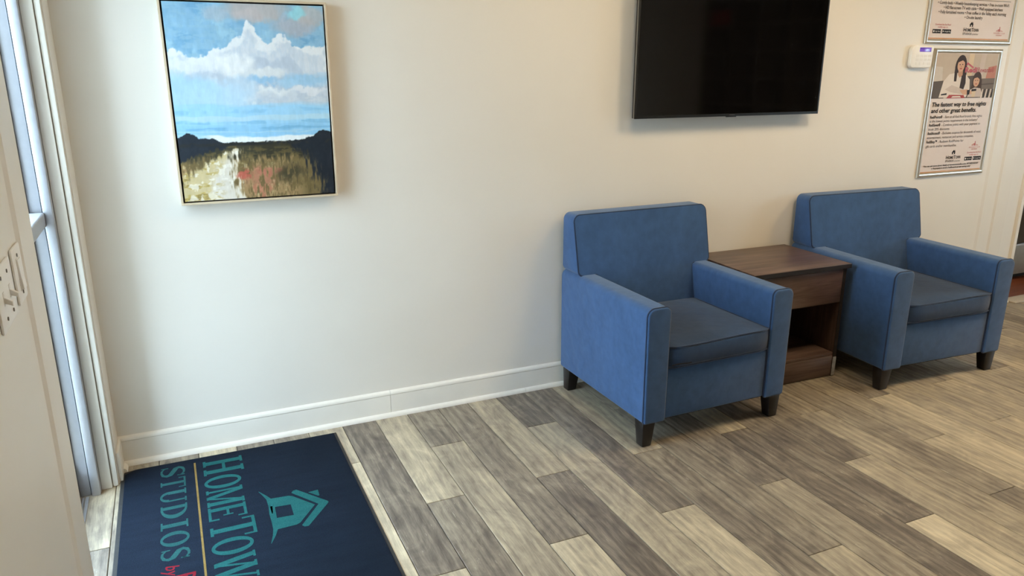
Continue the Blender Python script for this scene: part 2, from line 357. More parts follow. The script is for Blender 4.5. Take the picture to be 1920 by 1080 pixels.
# ------------------------------------------------------------------ armchairs
CH_FR, CH_BK = -0.375, 0.368     # local y of front and back
def make_chair(label):
    root = empty('armchair'); tag(root, label, 'armchair', 'blue armchairs along the wall')
    hw, aw, zt, zb = 0.389, 0.112, 0.626, 0.115
    # body: front rail and deck
    bm = bmesh.new(); add_box(bm, -hw+aw+0.001, hw-aw-0.001, CH_FR+0.012, CH_BK-0.02, zb+0.002, 0.347); bevel_all(bm, 0.010, 3)
    body = finish(bm, 'front_rail', M_BLUE, root, 50)
    boxes('lining', [(-hw+0.02, hw-0.02, CH_FR+0.03, CH_BK-0.02, zb-0.006, zb+0.004)], M_LINING, body)
    for s in (-1, 1):
        xo, xi = s*hw, s*(hw-aw)
        pr = round_poly([(xi, zb), (xo-s*0.004, zb), (xo, zt), (xi-s*0.002, zt)], [0.008, 0.012, 0.034, 0.026], 6)
        bm = bmesh.new(); prism(bm, pr, 'y', CH_FR, CH_BK, 0.014, 4)
        # belly of the padded panel
        for v in bm.verts:
            fy = math.sin(math.pi*min(1, max(0, (v.co.y-CH_FR)/(CH_BK-CH_FR)))); fz = math.sin(math.pi*min(1, max(0, (v.co.z-zb)/(zt-zb))))
            if abs(v.co.x) > hw-0.03: v.co.x += s*0.006*fy*fz
        a = finish(bm, 'arm', M_BLUE, root, 50)
        bm = bmesh.new(); tube(bm, [(u, CH_FR+0.010, w) for u, w in pr], 0.0042, 6, True); finish(bm, 'piping', M_PIPE, a, 80)
    # backrest: T shaped, leaning
    hb = hw-0.007; zs = 0.40; zk = 0.622; ztp = 0.905
    outl = round_poly([(-hw+aw+0.002, zs), (hw-aw-0.002, zs), (hw-aw-0.002, zk), (hb, zk), (hb, ztp), (-hb, ztp), (-hb, zk), (-hw+aw+0.002, zk)],
                      [0.004, 0.004, 0.012, 0.022, 0.030, 0.030, 0.022, 0.012], 5)
    yF = lambda z: 0.158+(z-0.40)*0.215          # front face of the cushion leans back
    bm = bmesh.new(); prism(bm, outl, 'y', 0.0, 1.0, 0.0)
    for v in bm.verts:
        t = v.co.y; v.co.y = yF(v.co.z)*(1-t)+(CH_BK-0.002)*t
    fr = [f for f in bm.faces if len(f.verts) > 8]
    ed = set(e for f in fr for e in f.edges)
    bmesh.ops.recalc_face_normals(bm, faces=bm.faces)
    bmesh.ops.bevel(bm, geom=list(ed), offset=0.013, offset_type='OFFSET', segments=4, profile=0.5, affect='EDGES', clamp_overlap=True)
    for v in bm.verts:                            # soft sag and bulge of the stuffed sides
        if v.co.z > 0.64:
            k = math.sin(math.pi*(v.co.z-0.62)/0.29)
            if abs(v.co.x) > hb-0.03: v.co.x *= 1+0.016*k
        if v.co.z > 0.87: v.co.z += 0.006*math.cos(v.co.x/hb*math.pi/2)
    back = finish(bm, 'backrest', M_BLUE, root, 50)
    up = [(u, w) for u, w in outl if w > zk-0.001]
    pts = []
    for u, w in up:
        k = math.sin(math.pi*max(0, w-0.62)/0.29)
        uu = u*(1+0.016*k) if abs(u) > hb-0.03 else u
        ww = w+0.006*math.cos(u/hb*math.pi/2) if w > 0.87 else w
        pts.append((uu*0.996, yF(w)+0.0035, ww-0.002 if w > 0.8 else ww))
    # outl walks right side up, top right to left, left side down
    i0 = [i for i, p in enumerate(pts) if p[0] > 0.3 and p[2] < 0.66]; pts = [p for i, p in enumerate(pts)]
    bm = bmesh.new(); tube(bm, pts, 0.0044, 6, False); finish(bm, 'piping', M_PIPE, back, 80)
    # seat cushion: crowned box
    sx0, sx1, sy0, sy1, sz0, sz1 = -hw+aw+0.004, hw-aw-0.004, CH_FR+0.002, 0.19, 0.350, 0.448
    bm = bmesh.new(); add_box(bm, sx0, sx1, sy0, sy1, sz0, sz1)
    bmesh.ops.subdivide_edges(bm, edges=list(bm.edges), cuts=11, use_grid_fill=True)
    for v in bm.verts:
        a = (v.co.x-sx0)/(sx1-sx0); b = (v.co.y-sy0)/(sy1-sy0); c = (v.co.z-sz0)/(sz1-sz0)
        sa, sb, sc = (max(0.0, math.sin(math.pi*q)) for q in (a, b, c))
        cz = 0.020*(sa**0.6)*(sb**0.6)-0.008*math.exp(-((a-.5)**2+(b-.42)**2)*14)
        if c > 0.99: v.co.z += cz
        if c > 0.01: v.co.z -= 0.007*math.sin(a*5.2+0.6)*(1-b)*c*0.5
        if b < 0.01: v.co.y -= 0.016*(sc**0.7)*(0.35+0.65*sa**0.5)
        if b < 0.3 and (a < 0.08 or a > 0.92): v.co.y += 0.012*(1-b/0.3)*(1-min(a, 1-a)/0.08)
    ed = [e for e in bm.edges if len(e.link_faces) == 2 and e.calc_face_angle(0) > 0.9]
    bmesh.ops.bevel(bm, geom=ed, offset=0.007, offset_type='OFFSET', segments=3, profile=0.5, affect='EDGES', clamp_overlap=True)
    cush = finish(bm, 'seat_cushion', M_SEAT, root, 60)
    def rim(zc, n=18):
        out = []
        for i in range(n+1):
            a = i/n; x = sx0+(sx1-sx0)*a; y = sy0+(0.012*(1-min(a, 1-a)/0.08) if (a < 0.08 or a > 0.92) else 0)
            z = zc-(0.007*math.sin(a*5.2+0.6)*0.5 if zc > 0.4 else 0)
            out.append((x, y-0.001, z))
        return out
    bm = bmesh.new(); tube(bm, [(sx0+0.002, 0.16, sz1-0.002)]+rim(sz1-0.003)+[(sx1-0.002, 0.16, sz1-0.002)], 0.0042, 6); finish(bm, 'piping', M_PIPE, cush, 80)
    bm = bmesh.new(); tube(bm, rim(sz0+0.004), 0.0042, 6); finish(bm, 'piping', M_PIPE, cush, 80)
    # legs
    for sx in (-1, 1):
        for fb in (0, 1):
            cx = sx*(hw-0.040); cy = CH_FR+0.045 if fb == 0 else CH_BK-0.055
            bm = bmesh.new(); t, b = 0.033, 0.0235
            A = [bm.verts.new((cx+i*t, cy+j*t, zb+0.004)) for i, j in ((-1, -1), (1, -1), (1, 1), (-1, 1))]
            dx = sx*0.004; dy = -0.004 if fb == 0 else 0.010
            B = [bm.verts.new((cx+dx+i*b, cy+dy+j*b, 0.0)) for i, j in ((-1, -1), (1, -1), (1, 1), (-1, 1))]
            bm.faces.new(A[::-1]); bm.faces.new(B)
            for i in range(4): bm.faces.new((A[i], A[(i+1) % 4], B[(i+1) % 4], B[i]))
            bevel_all(bm, 0.005, 2); finish(bm, 'leg', M_LEG, root, 40)
    return root
ch1 = make_chair('blue upholstered armchair left of the walnut end table, nearest the doormat')
ch2 = copy_tree(ch1)
ch2['label'] = 'blue upholstered armchair right of the walnut end table, under the framed posters'
ch1.location = (2.079, 2.788, 0); ch1.rotation_euler = (0, 0, R(0.6))
bm = bmesh.new(); tube(bm, [(-0.268+0.011*i, CH_FR-0.0140-0.0008*math.sin(i), 0.372+0.0016*math.sin(i*0.6)) for i in range(10)], 0.0022, 6)
tear = finish(bm, 'open_seam', M_LINING, [c for c in ch1.children if c.name.startswith('seat_cushion')][0], 80)
th = R(-3.4); sc2 = 1.045
lx, ly = -0.389*sc2, CH_FR
ch2.scale = (sc2, 1.0, 0.99); ch2.rotation_euler = (0, 0, th)
ch2.location = (3.126-(lx*math.cos(th)-ly*math.sin(th)), 2.424-(lx*math.sin(th)+ly*math.cos(th)), 0)

# ------------------------------------------------------------------ end table
tb = empty('end_table', (2.800, 2.925, 0), R(-1.2)); tag(tb, 'dark walnut end table with drawer and open cubby between the armchairs', 'end table')
tx, ty0, ty1 = 0.290, -0.235, 0.238
t_top = boxes('table_top', [(-tx-0.018, tx+0.018, ty0-0.010, ty1, 0.591, 0.614)], M_WALNUT, tb, 0.0015)
boxes('edge_band', [(-tx-0.0182, tx+0.0182, ty0-0.0118, ty0-0.0098, 0.5912, 0.6125)], M_EDGE, t_top)
for s in (-1, 1):
    x0, x1 = sorted((s*tx, s*(tx-0.022)))
    sp = boxes('side_panel', [(x0, x1, ty0+0.002, ty1, 0.0, 0.590)], M_WALNUT_V, tb, 0.001)
    boxes('edge_band', [(x0, x1, ty0, ty0+0.0022, 0.0, 0.590)], M_EDGE, sp)
boxes('back_panel', [(-tx+0.022, tx-0.022, ty1-0.012, ty1-0.002, 0.02, 0.590)], M_EDGE, tb)  # near-black, so the colour carries the shade inside the cubby
boxes('drawer_front', [(-tx+0.024, tx-0.024, ty0-0.002, ty0+0.016, 0.412, 0.586)], M_WALNUT, tb, 0.0015)
boxes('drawer_box', [(-tx+0.035, tx-0.035, ty0+0.018, ty1-0.05, 0.425, 0.55)], M_EDGE, tb)
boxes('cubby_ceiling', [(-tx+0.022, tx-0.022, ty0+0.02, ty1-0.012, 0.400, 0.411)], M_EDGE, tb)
boxes('shelf', [(-tx+0.022, tx-0.022, ty0+0.004, ty1-0.012, 0.116, 0.134)], M_WALNUT, tb, 0.001)
boxes('plinth', [(-tx+0.0225, tx-0.0225, ty0+0.002, ty0+0.020, 0.004, 0.1155)], M_WALNUT, tb, 0.001)
boxes('corner_guard', [(tx-0.021, tx+0.0015, ty0-0.002, ty0+0.0003, 0.004, 0.108), (tx+0.0003, tx+0.0015, ty0-0.002, ty0+0.02, 0.004, 0.108)], plain('worn_metal_strip', srgb(190, 190, 190), 0.4, 0.7, 0.5, 0.25, 60), tb)

# ------------------------------------------------------------------ doormat with lettering
MX0, MX1, MY0, MY1 = -0.322, 0.536, 1.55, 3.104
def mat_fabric(name, c0, c1):
    t = NT(name); v = t.obj(); a = t.noise(v, 420, 3, 0.7); b = t.noise(t.mapping(v, (5, 26, 5)), 1.0, 3)
    f = t.math('ADD', t.math('MULTIPLY', a, 0.8), t.math('MULTIPLY', b, 0.2)); c = t.ramp(f, [(0.35, c0), (0.66, c1)])
    t.bump(a, 0.8, 0.004); return t.set(color=c, rough=0.95, spec=0.1)
M_NAVY = mat_fabric('navy_carpet_pile', srgb(14, 21, 33), srgb(31, 43, 60))
M_TEAL = mat_fabric('teal_carpet_pile', srgb(22, 76, 79), srgb(44, 108, 107))
M_TEAL2 = mat_fabric('dull_teal_carpet_pile', srgb(28, 70, 73), srgb(48, 98, 97))
M_GOLD = mat_fabric('gold_carpet_pile', srgb(112, 90, 48), srgb(160, 134, 80))
M_RED = mat_fabric('red_carpet_pile', srgb(104, 20, 34), srgb(150, 38, 52))
M_RUB = plain('grey_rubber_border', srgb(52, 52, 52), 0.7, 0, 0.3, 0.1, 60)
mat = empty('doormat', (0.107, 2.33, 0)); tag(mat, 'navy entrance doormat with teal lettering and a teal house emblem', 'doormat')
ox, oy = 0.107, 2.33
bm = bmesh.new()
pr = [(MX0-ox, MY0-oy), (MX1-ox, MY0-oy), (MX1-ox, MY1-oy), (MX0+0.058-ox, MY1-oy+0.006), (MX0+0.012-ox, MY1-0.004-oy), (MX0-ox, MY1-0.03-oy)]
prism(bm, pr, 'z', 0.0003, 0.004, 0.001, 1); finish(bm, 'rubber_border', M_RUB, mat)
bm = bmesh.new()
pr = [(MX0+0.014-ox, MY0+0.016-oy), (MX1-0.012-ox, MY0+0.016-oy), (MX1-0.012-ox, MY1-0.007-oy), (MX0+0.05-ox, MY1-0.004-oy), (MX0+0.014-ox, MY1-0.03-oy)]
prism(bm, pr, 'z', 0.004, 0.0075, 0.0015, 2); finish(bm, 'pile', M_NAVY, mat, 50)
# serif capitals from strokes: unit cell u 0..1 (reading), v 0..1 (up)
def ring(cu, cv, ro, ri, a0=0, a1=360, n=28):
    q = []
    for i in range(n):
        a, b = R(a0+(a1-a0)*i/n), R(a0+(a1-a0)*(i+1)/n)
        q.append([(cu+ro[0]*math.cos(a), cv+ro[1]*math.sin(a)), (cu+ro[0]*math.cos(b), cv+ro[1]*math.sin(b)), (cu+ri[0]*math.cos(b), cv+ri[1]*math.sin(b)), (cu+ri[0]*math.cos(a), cv+ri[1]*math.sin(a))])
    return q
def rect(u0, u1, v0, v1): return [[(u0, v0), (u1, v0), (u1, v1), (u0, v1)]]
def stem(u, w, sf=0.08, th=0.07): return rect(u-w/2, u+w/2, 0, 1)+rect(u-w/2-sf, u+w/2+sf, 0, th)+rect(u-w/2-sf, u+w/2+sf, 1-th, 1)
def diag(u0, v0, u1, v1, w): return [[(u0-w/2, v0), (u0+w/2, v0), (u1+w/2, v1), (u1-w/2, v1)]]
def stroke(pts, ws):
    out = []; L, Rr = [], []
    for i, p in enumerate(pts):
        a = Vector(pts[max(i-1, 0)]); b = Vector(pts[min(i+1, len(pts)-1)]); t = (b-a).normalized(); n = Vector((-t.y, t.x))
        L.append(Vector(p)+n*ws[i]/2); Rr.append(Vector(p)-n*ws[i]/2)
    for i in range(len(pts)-1): out.append([tuple(L[i]), tuple(L[i+1]), tuple(Rr[i+1]), tuple(Rr[i])])
    return out
def glyph(ch):
    S = 0.21
    if ch == 'H': return stem(0.22, S)+stem(0.78, S)+rect(0.22, 0.78, 0.47, 0.55)
    if ch == 'O': return ring(0.5, 0.5, (0.50, 0.52), (0.27, 0.43))
    if ch == 'M': return stem(0.12, 0.10, 0.07)+stem(0.86, 0.19, 0.05)+diag(0.50, 0.0, 0.17, 1.0, 0.17)+diag(0.50, 0.0, 0.83, 1.0, 0.09)
    if ch == 'E': return stem(0.24, S)+rect(0.24, 0.92, 0, 0.075)+rect(0.24, 0.90, 0.925, 1)+rect(0.24, 0.70, 0.475, 0.545)+rect(0.85, 0.94, 0, 0.27)+rect(0.83, 0.91, 0.76, 1)+rect(0.64, 0.71, 0.38, 0.64)
    if ch == 'T': return rect(0.39, 0.61, 0, 1)+rect(0.28, 0.72, 0, 0.07)+rect(0.03, 0.97, 0.925, 1)+rect(0.02, 0.10, 0.72, 1)+rect(0.90, 0.98, 0.72, 1)
    if ch == 'W': return diag(0.30, 0.0, 0.10, 1.0, 0.16)+diag(0.30, 0.0, 0.50, 1.0, 0.07)+diag(0.70, 0.0, 0.50, 1.0, 0.16)+diag(0.70, 0.0, 0.90, 1.0, 0.07)+rect(0.0, 0.24, 0.94, 1)+rect(0.38, 0.60, 0.94, 1)+rect(0.80, 1.0, 0.94, 1)
    if ch == 'N': return stem(0.16, 0.09, 0.09)+rect(0.80, 0.89, 0, 1)+rect(0.70, 0.99, 0.93, 1)+diag(0.82, 0.0, 0.18, 1.0, 0.20)
    if ch == 'U': return rect(0.12, 0.33, 0.3, 1)+rect(0.02, 0.43, 0.93, 1)+rect(0.76, 0.86, 0.3, 1)+rect(0.66, 0.97, 0.93, 1)+ring(0.49, 0.32, (0.37, 0.34), (0.20, 0.25), 180, 360, 14)
    if ch == 'D': return stem(0.22, S)+ring(0.28, 0.5, (0.70, 0.5), (0.44, 0.42), -90, 90, 18)
    if ch == 'I': return stem(0.5, 0.36, 0.22)
    if ch == 'S':
        p = [(0.88, 0.72), (0.84, 0.86), (0.66, 0.955), (0.46, 0.96), (0.26, 0.89), (0.17, 0.76), (0.24, 0.63), (0.50, 0.52), (0.76, 0.40), (0.83, 0.26), (0.75, 0.11), (0.54, 0.04), (0.33, 0.05), (0.15, 0.15), (0.10, 0.30)]
        w = [0.05, 0.08, 0.09, 0.10, 0.16, 0.20, 0.22, 0.22, 0.22, 0.20, 0.15, 0.10, 0.09, 0.08, 0.05]
        return stroke(p, w)+rect(0.83, 0.91, 0.68, 0.98)+rect(0.08, 0.16, 0.02, 0.32)
def flat_polys(name, polys, m, parent, z, th=0.0012):
    bm = bmesh.new()
    for k, p in enumerate(polys):
        zz = z+th+0.00001*(k % 7)
        bm.faces.new([bm.verts.new((x, y, zz)) for x, y in p])
    me = bpy.data.meshes.new(name)
    for f in bm.faces:
        f.normal_update()
        if f.normal.z < 0: f.normal_flip()
    bm.to_mesh(me); bm.free(); me.materials.append(m)
    return link(bpy.data.objects.new(name, me), parent)
def lay(ch, ya, yb, xa, xb):       # reading towards -y, tops towards +x
    return [[(xa+(xb-xa)*v-ox, ya+(yb-ya)*u-oy) for u, v in p] for p in glyph(ch)]
PZ = 0.0066
polys = []
for ch, ya, yb, hi in (('H', 3.058, 2.925, .130), ('O', 2.912, 2.812, .110), ('M', 2.806, 2.684, .110), ('E', 2.682, 2.578, .110), ('T', 2.572, 2.452, .130), ('O', 2.456, 2.356, .110), ('W', 2.352, 2.206, .110), ('N', 2.196, 2.086, .110)):
    polys += lay(ch, ya, yb, -0.021, hi)
flat_polys('lettering', polys, M_TEAL, mat, PZ)
polys = []
for ch, ya, yb in (('S', 3.068, 2.975), ('T', 2.968, 2.885), ('U', 2.875, 2.772), ('D', 2.762, 2.662), ('I', 2.650, 2.585), ('O', 2.575, 2.482), ('S', 2.472, 2.396)):
    polys += lay(ch, ya, yb, -0.179, -0.089)
flat_polys('lettering', polys, M_TEAL2, mat, PZ)
flat_polys('gold_stripe', [[(-0.0545-ox, 3.062-oy), (-0.0475-ox, 3.062-oy), (-0.0435-ox, 2.08-oy), (-0.0505-ox, 2.08-oy)]], M_GOLD, mat, PZ)
H = lambda pts: [(x-ox, y-oy) for x, y in pts]
house = [H(stroke_pts) for stroke_pts in []]
sw = [(0.163, 2.724), (0.180, 2.685), (0.191, 2.655), (0.192, 2.60), (0.188, 2.55), (0.189, 2.50), (0.190, 2.445), (0.180, 2.405), (0.165, 2.363)]
ws = [0.002, 0.010, 0.016, 0.014, 0.013, 0.013, 0.016, 0.010, 0.002]
house = [[(x-ox, y-oy) for x, y in p] for p in stroke(sw, ws)]
house += [H([(0.190, 2.655), (0.262, 2.648), (0.276, 2.640), (0.262, 2.584), (0.205, 2.590)]),
          H([(0.190, 2.440), (0.203, 2.513), (0.262, 2.508), (0.276, 2.450), (0.262, 2.442)]),
          H([(0.190, 2.655), (0.206, 2.590), (0.203, 2.512), (0.190, 2.440)]),
          H([(0.262, 2.584), (0.276, 2.640), (0.344, 2.546), (0.276, 2.450), (0.262, 2.508)])]
house += [H([(0.276, 2.664), (0.284, 2.677), (0.297, 2.680), (0.392, 2.552), (0.394, 2.544), (0.357, 2.545)]),
          H([(0.357, 2.545), (0.394, 2.544), (0.390, 2.536), (0.300, 2.417), (0.286, 2.418), (0.278, 2.430)]),
          H([(0.336, 2.642), (0.373, 2.646), (0.371, 2.604), (0.366, 2.602)])]
flat_polys('house_emblem', house, M_TEAL, mat, PZ)

# text helper: built-in sans lettering turned into flat mesh
def text_polys(body, size, shear=0.0, bold=0.0, sx=1.0):
    cu = bpy.data.curves.new('txt', 'FONT'); cu.body = body; cu.size = size; cu.shear = shear; cu.offset = bold; cu.resolution_u = 2
    o = bpy.data.objects.new('txt', cu); COL.objects.link(o)
    dg = bpy.context.evaluated_depsgraph_get(); me = bpy.data.meshes.new_from_object(o.evaluated_get(dg))
    vs = [(v.co.x*sx, v.co.y) for v in me.vertices]; fs = [tuple(p.vertices) for p in me.polygons]
    bpy.data.objects.remove(o); bpy.data.curves.remove(cu); bpy.data.meshes.remove(me)
    return vs, fs
def text_obj(name, items, m, parent, place):
    """items: (body, size, u, v, shear, bold, width or None, align); place(u, v) -> xyz"""
    for body, size, u, v, sh, bo, wd, al in items:
        vs, fs = text_polys(body, size, sh, bo)
        w = max(p[0] for p in vs); k = wd/w if wd else 1.0; w *= k
        du = u-(w/2 if al == 'C' else (w if al == 'R' else 0))
        me = bpy.data.meshes.new(name); me.from_pydata([place(du+p[0]*k, v+p[1]) for p in vs], [], fs); me.materials.append(m)
        link(bpy.data.objects.new(name, me), parent)
text_obj('red_lettering', [('by', 0.060, 0.0, 0.0, 0.2, 0.0006, None, 'L'), ('Red', 0.085, 0.060, 0.030, 0.0, 0.0012, None, 'L'), ('Roof', 0.085, 0.225, 0.030, 0.0, 0.0012, None, 'L')],
         M_RED, mat, lambda u, v: (-0.165+v-ox, 2.376-u-oy, PZ+0.0012))

# ------------------------------------------------------------------ canvas painting in a floater frame
PX0, PX1, PZ0, PZ1, PY = 0.020, 0.622, 1.056, 1.812, WY-0.044
pt = empty('painting', ((PX0+PX1)/2, WY, PZ0)); tag(pt, 'framed canvas painting of clouds over a country track, hung near the door', 'painting')
pcx, pcz = (PX0+PX1)/2, PZ0; W2, HH = (PX1-PX0)/2, PZ1-PZ0
M_FRAME = plain('pale_champagne_frame', srgb(214, 196, 168), 0.4, 0.1, 0.5, 0.05, 20)
fw = 0.008
for nm, b in (('frame_rail', (-W2, W2, -0.044, -0.001, 0, fw)), ('frame_rail', (-W2, W2, -0.044, -0.001, HH-fw, HH)), ('frame_rail', (-W2, -W2+fw, -0.044, -0.001, fw, HH-fw)), ('frame_rail', (W2-fw, W2, -0.044, -0.001, fw, HH-fw))):
    boxes(nm, [b], M_FRAME, pt, 0.0008, 1)
boxes('backing', [(-W2+fw, W2-fw, -0.020, -0.004, fw, HH-fw)], plain('black_backing', srgb(18, 17, 17), 0.8), pt)
# painted canvas: colours brushed on a fine grid
NX, NY = 250, 315
def paint():
    h, w = NY, NX
    v0, u0 = np.meshgrid(np.linspace(0, 1, h), np.linspace(0, 1, w), indexing='ij')
    n1 = fbm(h, w, 6, 5, 1, 5); n2 = fbm(h, w, 14, 12, 2, 5); n3 = fbm(h, w, 44, 36, 3, 3); m1 = fbm(h, w, 9, 8, 11, 4); m2 = fbm(h, w, 11, 9, 23, 5)
    br = fbm(h, w, 22, 70, 4, 3); bh = fbm(h, w, 70, 16, 6, 3); hz = fbm(h, w, 46, 5, 7, 4)
    u = u0+(m1-.5)*.10+(n3-.5)*.03; v = v0+(m2-.5)*.07+(n3-.5)*.03
    C = lambda *c: np.array(c, float)/255.0
    img = np.zeros((h, w, 3))
    def over(col, a):
        nonlocal img
        a = np.clip(a, 0, 1)[..., None]; img = img*(1-a)+C(*col)*a
    def ss(x, a, b): t = np.clip((x-a)/(b-a), 0, 1); return t*t*(3-2*t)
    def blob(cu, cv, ru, rv, soft=.5): return ss(1-np.sqrt(((u-cu)/ru)**2+((v-cv)/rv)**2), -.05, soft)
    over((140, 184, 212), np.ones((h, w)))
    over((116, 166, 202), .9*ss(n1, .42, .62)); over((162, 202, 220), .8*ss(n2, .48, .60)*ss(m1, .4, .6)); over((150, 190, 212), .6*ss(bh, .5, .6))
    over((186, 180, 178), .9*blob(.56, .02, .22, .09)); over((192, 184, 184), .8*blob(.52, .07, .12, .05)); over((178, 180, 188), .85*blob(.80, .10, .17, .07)); over((188, 182, 180), .7*blob(.92, .05, .14, .06)); over((176, 186, 198), .6*blob(.33, .05, .10, .05))
    over((152, 212, 222), .9*blob(.81, .035, .08, .035))
    # cumulus bank
    top = np.interp(u0[0], [0, .08, .15, .22, .30, .36, .41, .46, .50, .53, .57, .62, .66, .70, .74, .79, .85, .92, 1.0], [.232, .222, .25, .248, .222, .205, .172, .150, .105, .115, .165, .200, .185, .158, .160, .195, .225, .222, .20])
    e = v0-top[None, :]+(m2-.5)*.07+(n2-.5)*.05+(n3-.5)*.03
    cl = ss(e, -.003, .010)*ss(v, .56, .47)
    over((202, 212, 222), cl)
    over((228, 232, 235), cl*ss(n2+.32*np.exp(-(e/.045)**2)-.05, .52, .70)); over((216, 216, 218), cl*.35*ss(br, .50, .62))
    over((184, 196, 210), cl*.85*ss(m1+n1*.5-.4*np.exp(-(e/.06)**2), .68, .80)); over((234, 236, 236), cl*.8*blob(.40, .30, .17, .06)); over((226, 230, 234), cl*.8*blob(.15, .30, .2, .05))
    over((168, 206, 230), .9*blob(.05, .44, .28, .12, .4)); over((178, 212, 234), .8*blob(.28, .46, .24, .09, .5)); over((188, 214, 232), .6*blob(.42, .40, .14, .07))
    over((150, 192, 222), .9*blob(.58, .385, .13, .035, .6)); over((154, 196, 224), .85*blob(.86, .385, .2, .045, .6)); over((166, 204, 228), .7*blob(.76, .40, .12, .025))
    over((220, 224, 226), .9*blob(.60, .345, .20, .035, .5)); over((224, 228, 230), .85*blob(.64, .445, .16, .030, .5)); over((222, 224, 228), .85*blob(.88, .435, .16, .022, .5))
    over((192, 202, 213), .8*ss(v, .44, .46)*ss(v, .53, .49)*ss(u, .48, .62)); over((206, 212, 218), .6*ss(bh, .5, .6)*ss(v, .43, .46)*ss(v, .53, .49)*ss(u, .45, .6))
    # low sky in bands
    b = v0+(hz-.5)*.035+(m2-.5)*.012
    over((158, 206, 234), ss(b, .495, .520)); over((138, 192, 226), .8*ss(b, .520, .530)*ss(b, .548, .538)*ss(m1, .4, .52)); over((182, 214, 230), .9*ss(b, .553, .562)*ss(b, .592, .578)); over((134, 188, 222), .9*ss(b, .585, .592)*ss(b, .612, .600)*ss(m1, .40, .50))
    over((146, 198, 230), ss(b, .606, .616)); over((122, 178, 216), .9*ss(b, .622, .627)*ss(b, .642, .632)*ss(n1, .40, .5)); over((172, 208, 228), .7*ss(b, .640, .645)*ss(b, .652, .647))
    over((228, 234, 236), ss(b, .664, .672)*ss(u, .14, .24)); over((172, 208, 232), ss(b, .655, .67)*ss(u, .22, .12))
    # land
    land = ss(v0+(n3-.5)*.012, .699, .704)
    over((62, 60, 46), land)
    over((98, 88, 56), land*.8*ss(bh+br*.5, .70, .86)); over((124, 106, 68), ss(v0+(br-.5)*.12, .745, .80)*.85)
    over((164, 136, 96), .9*ss(br+(v0-.80)*1.2+(n2-.5)*.6, .46, .62)*ss(v0, .76, .80)*ss(u, .84, .70))
    over((198, 182, 136), .8*ss(br*.6+n3*.6, .64, .78)*ss(v0, .77, .84)*ss(u, .80, .58)); over((100, 86, 54), .7*ss(br, .56, .64)*ss(v0, .77, .82)*ss(u, .3, .4))
    over((178, 122, 98), .85*blob(.50, .885, .16, .085, .8)*ss(br+n3*.5, .62, .80)); over((188, 96, 80), .9*blob(.385, .87, .075, .042, .6)*ss(n3, .36, .5)); over((182, 110, 92), .7*blob(.56, .845, .10, .03)*ss(br, .4, .55)); over((184, 116, 92), .75*blob(.50, .965, .08, .05)*ss(br, .42, .55))
    over((64, 60, 42), .9*blob(.70, .88, .15, .085, .7)*ss(br+n2*.4, .56, .74)); over((54, 52, 40), .85*ss(v0, .70, .71)*ss(v0+(br-.5)*.10, .80, .755)*ss(u, .42, .55)); over((104, 92, 56), .6*ss(bh, .52, .6)*ss(v0, .72, .74)*ss(v0, .80, .77)*ss(u, .42, .52))
    # track, widening to the lower left
    yy = v0[:, 0]
    lft = np.interp(yy, [.725, .745, .77, .80, .86, .92, 1.0], [.385, .30, .21, .13, .02, -.06, -.1]); rgt = np.interp(yy, [.725, .745, .77, .80, .86, .92, 1.0], [.42, .395, .37, .352, .350, .365, .40])
    ins = ss(u0-lft[:, None]+(br-.5)*.16+(n2-.5)*.08, -.01, .06)*ss(rgt[:, None]-u0+(br-.5)*.16, -.01, .06)*ss(v0, .725, .735)
    over((206, 190, 146), ins*.95); over((220, 213, 200), ins*ss(u0-lft[:, None]-(rgt-lft)[:, None]*.48+(n2-.5)*.3, -.02, .08)); over((188, 164, 92), .85*ins*ss(bh+(n2-.5)*.4, .50, .62)*ss(u0, .30, .16)); over((120, 104, 62), .5*ins*ss(bh, .60, .68)*ss(u0, .22, .1))
    over((234, 229, 218), ins*ss(n3+(bh-.5)*.5, .54, .66)*.75)
    # hedges
    lt = np.interp(u0[0], [0, .03, .055, .08, .105, .13, .17, .21, .245, .28, .34], [.668, .664, .646, .648, .660, .678, .675, .678, .686, .705, .71])
    lb = np.interp(u0[0], [0, .06, .12, .20, .28, .34], [.80, .785, .765, .748, .735, .715])
    over((36, 44, 54), ss(v0-lt[None, :]+(n3-.5)*.022, -.002, .003)*ss(lb[None, :]-v0+(br-.5)*.05, -.004, .012)*ss(u0, .34, .28))
    rt = np.interp(u0[0], [.60, .64, .70, .76, .80, .84, .88, .91, .94, .97, 1.0], [.71, .703, .702, .698, .692, .682, .676, .660, .648, .645, .655])
    edge = np.interp(yy, [.66, .70, .74, .78, .84, .90, .96, 1.0], [.58, .62, .74, .80, .84, .87, .88, .88])
    over((31, 38, 47), ss(v0-rt[None, :]+(n3-.5)*.022, -.002, .003)*ss(u0-edge[:, None]+(br-.5)*.20, -.02, .05))
    over((40, 44, 44), ss(v0-(.700+(n3-.5)*.020+(n2-.5)*.02), -.002, .002)*ss(v0, .722, .712)*ss(n2+m1*.3, .50, .62))
    over((112, 98, 62), .55*ss(br, .58, .68)*ss(v0, .88, .95)*ss(u0, .70, .82)*ss(u0, .99, .93))
    img *= (0.965+0.07*br[..., None]); img += (n3[..., None]-.5)*.04
    return np.clip(img, 0, 1)
img = paint(); lin = np.where(img <= .04045, img/12.92, ((img+.055)/1.055)**2.4)
cx0, cx1, cz0, cz1, cy = -W2+fw+0.006, W2-fw-0.006, fw+0.006, HH-fw-0.006, -0.040
gx = np.linspace(cx0, cx1, NX); gz = np.linspace(cz1, cz0, NY)
co = np.zeros((NY, NX, 3), np.float32); co[..., 0] = gx[None, :]; co[..., 1] = cy; co[..., 2] = gz[:, None]
idx = np.arange(NX*NY).reshape(NY, NX); q = np.stack([idx[1:, :-1], idx[1:, 1:], idx[:-1, 1:], idx[:-1, :-1]], -1).reshape(-1, 4)
